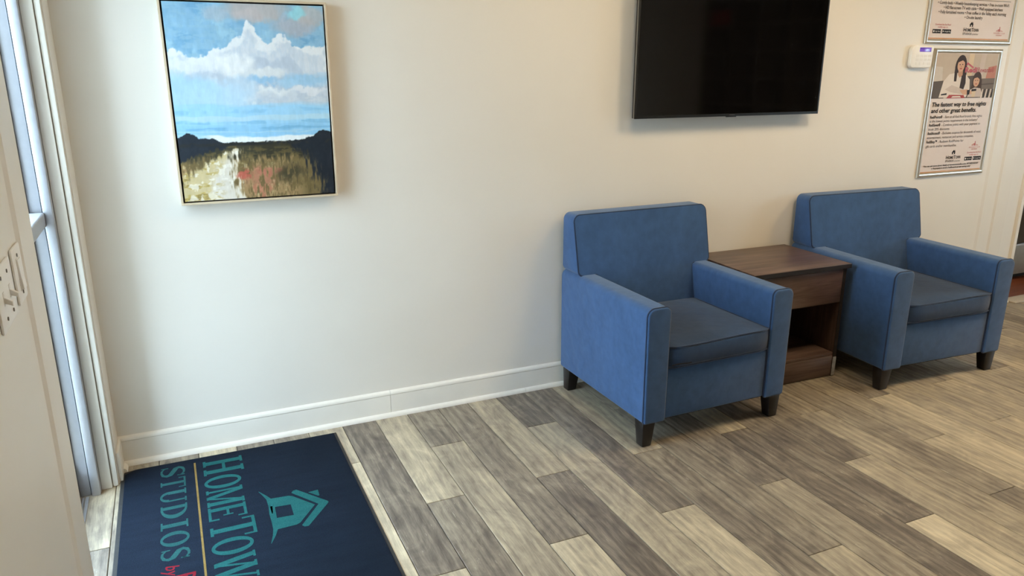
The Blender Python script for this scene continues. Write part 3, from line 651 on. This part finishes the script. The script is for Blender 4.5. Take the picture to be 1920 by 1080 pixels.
me = bpy.data.meshes.new('canvas'); me.vertices.add(NX*NY); me.vertices.foreach_set('co', co.ravel())
me.loops.add(q.size); me.loops.foreach_set('vertex_index', q.ravel().astype(np.int32)); me.polygons.add(len(q)); me.polygons.foreach_set('loop_start', np.arange(0, q.size, 4, dtype=np.int32))
me.update(); ca = me.color_attributes.new('paint', 'FLOAT_COLOR', 'POINT')
ca.data.foreach_set('color', np.concatenate([lin.reshape(-1, 3), np.ones((NX*NY, 1))], 1).astype(np.float32).ravel())
t = NT('painted_canvas'); at = t.n('ShaderNodeAttribute', attribute_name='paint'); nz = t.noise(t.mapping(t.obj(), (220, 220, 70)), 1.0, 3)
t.bump(nz, 0.25, 0.001); t.set(color=at.outputs['Color'], rough=0.55, spec=0.3); me.materials.append(t.m)
canvas = link(bpy.data.objects.new('canvas', me), pt)
boxes('canvas_sides', [(cx0, cx1, cy+0.0006, -0.019, cz0, cz1)], plain('canvas_edge', srgb(40, 46, 52), 0.8), pt)

# ------------------------------------------------------------------ television
TX0, TX1, TZ0, TYF = 2.048, 3.214, 1.334, WY-0.072
tw = TX1-TX0; thh = tw*0.572
tv = empty('television', ((TX0+TX1)/2, WY, TZ0)); tag(tv, 'black flat screen television mounted on the wall above the armchairs', 'television')
M_BEZ = plain('black_plastic', srgb(14, 14, 15), 0.35); 
t = NT('dark_screen'); nz = t.noise(t.obj(), 3, 2); M_SCR = t.set(color=t.ramp(nz, [(0.3, (0.0022, 0.0022, 0.0026, 1)), (0.7, (0.003, 0.003, 0.0034, 1))]), rough=0.06, spec=0.6)
yF = TYF-WY; h2 = tw/2
boxes('housing', [(-h2+0.002, h2-0.002, yF+0.006, yF+0.030, 0.002, thh-0.002), (-h2+0.18, h2-0.18, yF+0.030, yF+0.048, 0.05, thh-0.2)], M_BEZ, tv, 0.002)
boxes('bezel', [(-h2, h2, yF, yF+0.006, 0, 0.013), (-h2, h2, yF, yF+0.006, thh-0.008, thh), (-h2, -h2+0.008, yF, yF+0.006, 0.0131, thh-0.0081), (h2-0.008, h2, yF, yF+0.006, 0.0131, thh-0.0081)], M_BEZ, tv)
boxes('side_strip', [(-h2-0.0012, -h2+0.0002, yF+0.006, yF+0.014, 0.002, thh-0.002)], plain('silver_strip', srgb(150, 146, 138), 0.3, 0.8), tv)
boxes('screen', [(-h2+0.008, h2-0.008, yF+0.0012, yF+0.005, 0.013, thh-0.008)], M_SCR, tv)
boxes('receiver_bump', [(-0.030, 0.030, yF+0.001, yF+0.012, -0.004, 0.0005)], M_BEZ, tv, 0.001)
boxes('wall_mount', [(-0.25, 0.25, yF+0.049, -0.0005, 0.15, 0.5)], M_BEZ, tv)
text_obj('maker_mark', [('\u2022\u2022\u2022\u2022\u2022\u2022', 0.012, 0, 0.004, 0, 0, 0.034, 'C')], plain('mark_grey', srgb(120, 120, 122), 0.4), tv, lambda u, v: (u, yF-0.0004, v-0.001))

# ------------------------------------------------------------------ keypad
kp = empty('alarm_keypad', (4.017, WY, 1.571)); tag(kp, 'white alarm keypad with small purple screen, left of the posters', 'keypad')
M_WPL = plain('white_plastic', srgb(242, 240, 236), 0.4, 0, 0.5, 0.02)
bm = bmesh.new(); prism(bm, round_poly([(-0.088, 0.0), (0.084, 0.0), (0.092, 0.124), (-0.088, 0.126)], [0.022, 0.020, 0.018, 0.030], 6), 'y', -0.027, -0.001, 0.006, 3); finish(bm, 'body', M_WPL, kp, 40)
t = NT('violet_display'); nz = t.noise(t.mapping(t.obj(), (20, 20, 160)), 1.0, 2); c = t.ramp(nz, [(0.35, srgb(70, 48, 150)), (0.65, srgb(122, 92, 205))])
boxes('display', [(-0.028, 0.066, -0.0285, -0.026, 0.090, 0.114)], t.set(color=c, rough=0.2, emit=c, estr=0.35), kp, 0.001)
M_KEY = plain('grey_key_print', srgb(232, 229, 223), 0.5)
boxes('keys', [(-0.05+0.033*i, -0.026+0.033*i, -0.0277, -0.0268, 0.018+0.021*j, 0.032+0.021*j) for i in range(4) for j in range(3)], M_KEY, kp)

# ------------------------------------------------------------------ framed posters
M_SNAP = plain('satin_silver_frame', srgb(196, 190, 178), 0.32, 0.65, 0.5, 0.04, 30)
M_PAPER = plain('poster_paper', srgb(224, 212, 207), 0.5, 0, 0.3, 0.01, 6)
M_INK = plain('black_ink', srgb(30, 25, 24), 0.6, 0, 0.2); M_INK2 = plain('grey_ink', srgb(62, 54, 52), 0.6, 0, 0.2)
M_REDINK = plain('red_ink', srgb(176, 48, 44), 0.5); M_ORANGE = plain('orange_ink', srgb(196, 140, 84), 0.5); M_PINKINK = plain('faded_red_ink', srgb(190, 98, 88), 0.5)
def snap_frame(root, w, h, fwid=0.026):
    prof = [(0, 0.001), (0, 0.008), (0.0025, 0.0125), (0.008, 0.0155), (0.015, 0.0155), (0.021, 0.013), (fwid, 0.007), (fwid, 0.001)]
    cs = [(-w/2, 0), (w/2, 0), (w/2, h), (-w/2, h)]
    for i in range(4):
        p, q2 = Vector(cs[i]), Vector(cs[(i+1) % 4]); d = (q2-p).normalized(); n = Vector((-d.y, d.x))
        bm = bmesh.new(); A, B = [], []
        for s, k in prof:
            a = p+n*s+d*s; b = q2+n*s-d*s
            A.append(bm.verts.new((a.x, -k, a.y))); B.append(bm.verts.new((b.x, -k, b.y)))
        for j in range(len(prof)): bm.faces.new((A[j], A[(j+1) % len(prof)], B[(j+1) % len(prof)], B[j]))
        bm.faces.new(A); bm.faces.new(B[::-1]); finish(bm, 'frame_rail', M_SNAP, root, 40)
    boxes('sheet', [(-w/2+0.018, w/2-0.018, -0.006, -0.001, 0.018, h-0.018)], M_PAPER, root)
def flat_shapes(name, shapes, root, y0=-0.0066):
    """printed areas, later ones on top: (points, material)"""
    bm = bmesh.new(); mats = []
    for k, (pts, m) in enumerate(shapes):
        if m not in mats: mats.append(m)
        f = bm.faces.new([bm.verts.new((x, y0-0.00003*k, z)) for x, z in pts]); f.material_index = mats.index(m)
        f.normal_update()
        if f.normal.y > 0: f.normal_flip()
    me = bpy.data.meshes.new(name); bm.to_mesh(me); bm.free()
    for m in mats: me.materials.append(m)
    return link(bpy.data.objects.new(name, me), root)
def ell(cx, cz, rx, rz, n=20, rot=0):
    c, s = math.cos(R(rot)), math.sin(R(rot))
    return [(cx+rx*math.cos(a)*c-rz*math.sin(a)*s, cz+rx*math.cos(a)*s+rz*math.sin(a)*c) for a in (2*math.pi*i/n for i in range(n))]
def rc(x0, x1, z0, z1): return [(x0, z0), (x1, z0), (x1, z1), (x0, z1)]
PL_ = lambda u, v: (u, -0.0082, v)
M_WHITEINK = plain('white_print', srgb(232, 226, 220), 0.4)
def small_logos(root, xapp, zapp, xh, zh, xr, zr):
    # app badges
    flat_shapes('app_badges', [(rc(xapp, xapp+0.070, zapp, zapp+0.023), M_INK), (rc(xapp+0.080, xapp+0.156, zapp, zapp+0.023), M_INK),
                               (ell(xapp+0.011, zapp+0.0115, 0.005, 0.006), M_WHITEINK), ([(xapp+0.086, zapp+0.006), (xapp+0.096, zapp+0.012), (xapp+0.086, zapp+0.018)], M_WHITEINK)], root)
    text_obj('badge_text', [('App Store', 0.011, xapp+0.020, zapp+0.008, 0, 0, 0.044, 'L'), ('Google Play', 0.011, xapp+0.099, zapp+0.008, 0, 0, 0.052, 'L')], M_WHITEINK, root, PL_)
    text_obj('app_line', [('Download the Red Roof', 0.013, xapp+0.080, zapp+0.045, 0, 0.0002, 0.132, 'C'), ('mobile app on', 0.013, xapp+0.080, zapp+0.031, 0, 0.0002, 0.084, 'C')], M_PINKINK, root, PL_)
    # studio logo: house above two lines
    hs = [([(xh-0.019, zh+0.056), (xh, zh+0.074), (xh+0.019, zh+0.056), (xh+0.013, zh+0.056), (xh+0.015, zh+0.046), (xh-0.015, zh+0.046), (xh-0.013, zh+0.056)], M_INK), (rc(xh-0.004, xh+0.004, zh+0.047, zh+0.056), M_PAPER), (rc(xh+0.009, xh+0.013, zh+0.062, zh+0.072), M_INK)]
    flat_shapes('house_logo', hs, root)
    text_obj('logo_text', [('H', 0.029, xh-0.066, zh+0.019, 0, 0.0006, 0.022, 'L'), ('OME', 0.024, xh-0.042, zh+0.019, 0, 0.0006, 0.044, 'L'), ('T', 0.029, xh+0.004, zh+0.019, 0, 0.0006, 0.018, 'L'), ('OWN', 0.024, xh+0.023, zh+0.019, 0, 0.0006, 0.044, 'L'),
                           ('STUDIOS', 0.017, xh-0.068, zh, 0, 0.0002, 0.078, 'L'), ('by Red Roof', 0.014, xh+0.016, zh, 0, 0.0, 0.052, 'L')], M_INK2, root, PL_)
    # rewards seal
    flat_shapes('seal', [([(xr-0.032, zr+0.016), (xr-0.006, zr+0.027), (xr+0.030, zr+0.016), (xr+0.002, zr+0.021)], M_PINKINK), (rc(xr-0.002, xr+0.004, zr+0.012, zr+0.040), M_REDINK)], root)
    text_obj('seal_text', [('RediRewards', 0.011, xr, zr+0.012, 0, 0.0, 0.060, 'C'), ('REWARDS CLUB', 0.010, xr, zr, 0, 0.0, 0.104, 'C'), ('MEMBER', 0.010, xr, zr-0.012, 0, 0.0, 0.056, 'C')], M_PINKINK, root, PL_)

# lower portrait poster
p1 = empty('framed_poster', (4.4400, WY, 0.926)); tag(p1, 'portrait rewards poster with family photo in silver frame, below the other poster', 'poster', 'silver framed posters on the wall')
w1, h1 = 0.604, 0.757; snap_frame(p1, w1, h1)
ph = {k: plain('print_'+k, srgb(*c), 0.6, 0, 0.2, 0.03, 25) for k, c in dict(wallp=(196, 182, 168), sofa=(96, 86, 80), sofa2=(118, 107, 99), skin=(208, 166, 140), skin2=(190, 148, 122), hair=(58, 44, 38), hair2=(72, 54, 44), shirt=(224, 214, 206), shirt2=(204, 190, 182), glass=(206, 198, 190), red=(168, 70, 72), lamp=(216, 196, 168), brick=(188, 132, 116), black=(44, 38, 36), lip=(176, 88, 84)).items()}
px0, px1, pz0, pz1 = -w1/2+0.027, w1/2-0.027, 0.470, h1-0.028
PX = lambda u: px0+(px1-px0)*u
PZf = lambda v: pz1-(pz1-pz0)*v
def P(*uv): return [(PX(u), PZf(v)) for u, v in uv]
def PE(u, v, ru, rv, n=20, rot=0): return ell(PX(u), PZf(v), ru*(px1-px0), rv*(pz1-pz0), n, rot)
sh = [(rc(px0, px1, pz0, pz1), ph['wallp']),
      (P((0, .28), (.12, .30), (.14, .62), (0, .64)), ph['glass']), (P((.52, 0), (.60, 0), (.60, .55), (.52, .55)), ph['lamp']), (P((.72, .0), (.80, 0), (.78, .55), (.70, .55)), ph['shirt2']),
      (P((.86, .30), (1, .26), (1, .56), (.84, .56)), ph['brick']),
      (P((0, .62), (.16, .60), (.20, 1), (0, 1)), ph['sofa']), (P((.50, .56), (.54, .50), (.76, .48), (.78, 1), (.48, 1)), ph['sofa']), (P((.76, .56), (1, .55), (1, 1), (.76, 1)), ph['sofa2']), (P((.76, .68), (1, .66), (1, .69), (.76, .71)), ph['sofa']),
      # woman
      (PE(.405, .30, .092, .27, 24), ph['hair']), (P((.315, .30), (.50, .28), (.52, .62), (.49, .86), (.43, .88), (.42, .55), (.36, .62), (.315, .60)), ph['hair']),
      (P((.12, .98), (.16, .62), (.24, .46), (.36, .42), (.42, .52), (.50, .46), (.58, .58), (.60, .80), (.56, .98)), ph['shirt']),
      (P((.44, .42), (.50, .40), (.52, .66), (.49, .88), (.43, .86)), ph['hair']), (P((.315, .40), (.36, .38), (.365, .62), (.325, .62)), ph['hair']),
      (P((.375, .36), (.445, .34), (.45, .48), (.41, .54), (.375, .47)), ph['skin2']), (PE(.405, .26, .058, .145, 22), ph['skin']), (P((.345, .20), (.38, .10), (.43, .10), (.465, .20), (.42, .15)), ph['hair']),
      (PE(.384, .245, .009, .012, 10), ph['black']), (PE(.426, .24, .009, .012, 10), ph['black']), (P((.402, .26), (.410, .26), (.414, .305), (.398, .305)), ph['skin2']), (PE(.407, .335, .022, .014, 12), ph['lip']),
      (P((.20, .80), (.30, .70), (.50, .80), (.62, .84), (.60, .92), (.44, .90), (.30, .86)), ph['shirt2']), (P((.44, .82), (.56, .80), (.66, .86), (.62, .93), (.50, .92)), ph['skin']),
      # child
      (PE(.70, .60, .075, .20, 22), ph['hair2']), (P((.63, .60), (.78, .58), (.80, .86), (.74, .92), (.66, .92), (.62, .80)), ph['hair2']),
      (P((.58, .98), (.60, .82), (.68, .76), (.78, .78), (.84, .98)), ph['shirt2']), (PE(.695, .62, .050, .125, 20), ph['skin']), (P((.645, .56), (.67, .48), (.73, .48), (.75, .58), (.70, .53)), ph['hair2']),
      (PE(.678, .60, .008, .011, 10), ph['black']), (PE(.713, .60, .008, .011, 10), ph['black']), (PE(.696, .68, .018, .012, 12), ph['lip']),
      (P((.60, .84), (.68, .82), (.70, .90), (.62, .92)), ph['skin']),
      # cups, tray, throw
      (P((.64, .84), (.71, .83), (.70, .98), (.65, .98)), ph['lamp']), (P((.635, .80), (.715, .79), (.715, .84), (.635, .85)), ph['black']), (P((.56, .82), (.61, .81), (.61, .92), (.57, .93)), ph['black']),
      (P((.15, .90), (.24, .88), (.24, .92), (.15, .93)), ph['black']), (P((.28, .92), (.52, .93), (.54, 1), (.24, 1)), ph['red']), (P((.34, .95), (.46, .95), (.48, .985), (.32, .985)), ph['shirt'])]
for k in range(6): sh.append((P((.80+.034*k, 1), (.815+.034*k, .80), (.83+.034*k, .80), (.822+.034*k, 1)), ph['shirt'] if k % 2 == 0 else ph['black']))
flat_shapes('photo_print', sh, p1)
xl = -w1/2+0.045
text_obj('brand_text', [('Redi', 0.042, -0.015, 0.621, 0, 0.0016, 0.112, 'L')], M_REDINK, p1, PL_)
text_obj('brand_text', [('Rewards\u00ae', 0.042, 0.102, 0.621, 0, 0.0, 0.150, 'L')], M_REDINK, p1, PL_)
flat_shapes('roof_mark', [([(-0.010, 0.660), (0.0, 0.680), (0.060, 0.652), (0.058, 0.642), (0.004, 0.668), (-0.003, 0.656)], M_REDINK)], p1, -0.0084)
text_obj('headline', [('The fastest way to free nights', 0.036, xl, 0.423, 0.12, 0.0008, 0.488, 'L'), ('and other great benefits.', 0.036, xl, 0.387, 0.12, 0.0008, 0.405, 'L')], M_INK, p1, PL_)
LZ = [0.354, 0.331, 0.307, 0.283, 0.258, 0.233, 0.207, 0.181]
text_obj('body_lead', [('RediPoints\u00ae', 0.023, xl, LZ[0], 0, 0.0005, 0.108, 'L'), ('RediSaver\u00ae', 0.023, xl, LZ[2], 0, 0.0005, 0.100, 'L'), ('RediAccess\u00ae', 0.023, xl, LZ[4], 0, 0.0005, 0.108, 'L'), ('RediShop\u2122', 0.023, xl, LZ[6], 0, 0.0005, 0.092, 'L')], M_INK, p1, PL_)
text_obj('body_text', [('- Earn at all Red Roof brands; free nights', 0.021, xl+0.118, LZ[0], 0, 0, 0.350, 'L'), ('at the lowest points requirement in the industry!', 0.021, xl, LZ[1], 0, 0, 0.430, 'L'),
                       ('- Combine points with your payment to', 0.021, xl+0.110, LZ[2], 0, 0, 0.352, 'L'), ('book 20% discounts.', 0.021, xl, LZ[3], 0, 0, 0.190, 'L'),
                       ('- Exclusive coupons for thousands of retail,', 0.021, xl+0.118, LZ[4], 0, 0, 0.365, 'L'), ('entertainment, restaurant and service companies.', 0.021, xl, LZ[5], 0, 0, 0.420, 'L'),
                       ('- Redeem RediPoints for', 0.021, xl+0.102, LZ[6], 0, 0, 0.230, 'L'), ('gift cards and/or merchandise.', 0.021, xl, LZ[7], 0, 0, 0.275, 'L')], M_INK2, p1, PL_)
small_logos(p1, 0.114, 0.087, 0.005, 0.085, 0.190, 0.165)
text_obj('footer_text', [('You can ask more about details at hometownstudios.com, 877.RED.ROOF', 0.014, 0.0, 0.063, 0, 0.0004, 0.500, 'C'), ('or the property to enroll in RediRewards and start earning today!', 0.014, 0.0, 0.047, 0, 0.0004, 0.360, 'C')], M_INK, p1, PL_)
flat_shapes('orange_rule', [(rc(-w1/2+0.027, w1/2-0.027, 0.027, 0.033), M_ORANGE)], p1)

# upper landscape poster
p2 = empty('framed_poster', (4.418, WY, 1.707)); tag(p2, 'landscape amenities poster in silver frame, above the portrait poster', 'poster', 'silver framed posters on the wall')
w2, h2_ = 0.760, 0.604; snap_frame(p2, w2, h2_)
flat_shapes('rule', [(rc(-0.33, 0.325, 0.247, 0.2495), M_INK2)], p2)
text_obj('amenities_text', [('\u2022 Comfy beds \u2022 Weekly housekeeping services \u2022 Free in-room Wi-Fi', 0.025, 0, 0.218, 0, 0.0002, 0.625, 'C'), ('\u2022 HD flat-screen TV with cable \u2022 Well equipped kitchens', 0.025, 0, 0.193, 0, 0.0002, 0.520, 'C'),
                            ('\u2022 Fully furnished rooms \u2022 Free coffee in the lobby each morning', 0.025, 0, 0.168, 0, 0.0002, 0.595, 'C'), ('\u2022 On-site laundry', 0.025, 0.01, 0.143, 0, 0.0002, 0.158, 'C')], M_INK2, p2, PL_)
small_logos(p2, -0.322, 0.058, 0.004, 0.054, 0.262, 0.064)
flat_shapes('orange_rule', [(rc(-w2/2+0.027, w2/2-0.027, 0.027, 0.034), M_ORANGE)], p2)

# ------------------------------------------------------------------ wall switches on the near left wall
def switch_plate(name, label, y0, y1, z0, z1, gangs, kind):
    s = empty(name, (WX, (y0+y1)/2, z0)); tag(s, label, 'switch', 'wall switches beside the door'); hw = (y1-y0)/2; hh = z1-z0
    bm = bmesh.new(); prism(bm, round_poly([(-hw, 0), (hw, 0), (hw, hh), (-hw, hh)], 0.006, 3), 'x', 0.0004, 0.006, 0.003, 2); finish(bm, 'plate', M_WPL, s, 40)
    for g in gangs:
        yg = g-(y0+y1)/2
        for dz in (hh/2-0.040, hh/2+0.040):
            bm = bmesh.new(); prism(bm, [(yg+0.004*math.cos(a), dz+0.004*math.sin(a)) for a in (i*math.pi/4 for i in range(8))], 'x', 0.006, 0.0075); finish(bm, 'screw', M_SCREW, s)
        if kind == 'toggle':
            boxes('slot', [(0.0055, 0.0066, yg-0.006, yg+0.006, hh/2-0.013, hh/2+0.013)], M_KEY, s)
            bm = bmesh.new(); prism(bm, [(0.004, hh/2-0.008), (0.004, hh/2+0.006), (0.020, hh/2-0.006), (0.020, hh/2-0.015)], 'y', yg-0.0045, yg+0.0045, 0.0012, 1); finish(bm, 'toggle', M_WPL, s)
        else:
            boxes('rocker_frame', [(0.0055, 0.0072, yg-0.018, yg+0.018, hh/2-0.035, hh/2+0.035)], M_KEY, s, 0.001)
            bm = bmesh.new(); prism(bm, [(0.006, hh/2-0.032), (0.0125, hh/2-0.032), (0.0085, hh/2+0.032), (0.006, hh/2+0.032)], 'y', yg-0.016, yg+0.016, 0.001, 1); finish(bm, 'rocker', M_WPL, s)
    return s
M_SCREW = plain('dull_screw', srgb(120, 116, 110), 0.5, 0.4)
switch_plate('light_switch', 'white single rocker switch plate, nearer the glass door', 1.790, 1.886, 1.083, 1.203, (1.838,), 'rocker')
switch_plate('light_switch', 'white double toggle switch plate, cut by the left edge of the photo', 1.600, 1.760, 1.079, 1.199, (1.712, 1.648), 'toggle')

# ------------------------------------------------------------------ beyond the opening on the right
fr = empty('beverage_cabinet', (6.15, 3.80, 0)); tag(fr, 'grey metal cabinet standing in the room beyond the opening, at the right edge', 'cabinet')
M_GREY = plain('grey_metal', srgb(138, 132, 124), 0.4, 0.3)
boxes('body', [(-0.62, 0.40, -0.29, 0.30, 0.055, 1.75)], M_GREY, fr, 0.004)
boxes('toe_kick', [(-0.58, 0.36, -0.22, 0.28, 0.0, 0.0545)], M_GASKET, fr)
boxes('lower_panel', [(-0.61, 0.39, -0.31, -0.291, 0.060, 0.282)], M_GREY, fr, 0.003)
boxes('rim', [(-0.62, 0.40, -0.318, -0.291, 0.284, 0.298)], M_ALU, fr, 0.002)
boxes('door', [(-0.61, 0.39, -0.312, -0.291, 0.302, 1.70)], plain('dark_door', srgb(58, 52, 46), 0.25), fr, 0.003)

# shelving opposite, behind the photographer, that the television mirrors
sv = empty('shelving_unit', (7.34, -1.85, 0), R(-90)); tag(sv, 'open shelving unit on the far right wall, mirrored in the television', 'shelving')
M_SHELF = plain('taupe_board', srgb(112, 102, 92), 0.5); M_SHELFBACK = plain('black_board', srgb(16, 15, 15), 0.6)
for i in range(5): boxes('upright', [(-1.1+0.55*i-0.012, -1.1+0.55*i+0.012, -0.18, 0.18, 0, 2.55)], M_SHELF, sv)
for j in range(8):
    for i in range(4): boxes('shelf', [(-1.086+0.55*i, -0.564+0.55*i, -0.178, 0.178, 0.06+0.345*j, 0.082+0.345*j)], M_SHELF, sv)
boxes('back_panel', [(-1.11, 1.11, 0.181, 0.195, 0, 2.55)], M_SHELFBACK, sv)
rb = empty('storage_box', (7.30, -2.675, 2.1535)); tag(rb, 'red storage box on the high shelf, mirrored in the television', 'box')
boxes('box', [(-0.13, 0.13, -0.19, 0.19, 0.0, 0.17)], plain('red_card', srgb(176, 24, 34), 0.5), rb, 0.004)
boxes('lid', [(-0.135, 0.135, -0.195, 0.195, 0.171, 0.205)], plain('red_card_lid', srgb(190, 32, 40), 0.5), rb, 0.004)

# ------------------------------------------------------------------ ceiling lights
t = NT('light_diffuser'); t.set(color=(0.9, 0.9, 0.88, 1), rough=0.5); M_DIFF = t.m
for x, y, pw, colr, lab in LAMPS:
    e = empty('ceiling_light', (x, y, CEIL)); tag(e, lab, 'ceiling light', 'ceiling lights')
    boxes('rim', [(-0.32, 0.32, -0.32, -0.30, -0.02, -0.0005), (-0.32, 0.32, 0.30, 0.32, -0.02, -0.0005), (-0.32, -0.30, -0.2995, 0.2995, -0.02, -0.0005), (0.30, 0.32, -0.2995, 0.2995, -0.02, -0.0005)], M_TRIM, e)
    ld = bpy.data.lights.new('lamp', 'AREA'); ld.shape = 'SQUARE'; ld.size = 0.58; ld.energy = pw; ld.color = colr
    lo = bpy.data.objects.new('lamp', ld); lo.location = (0, 0, -0.012); link(lo, e)
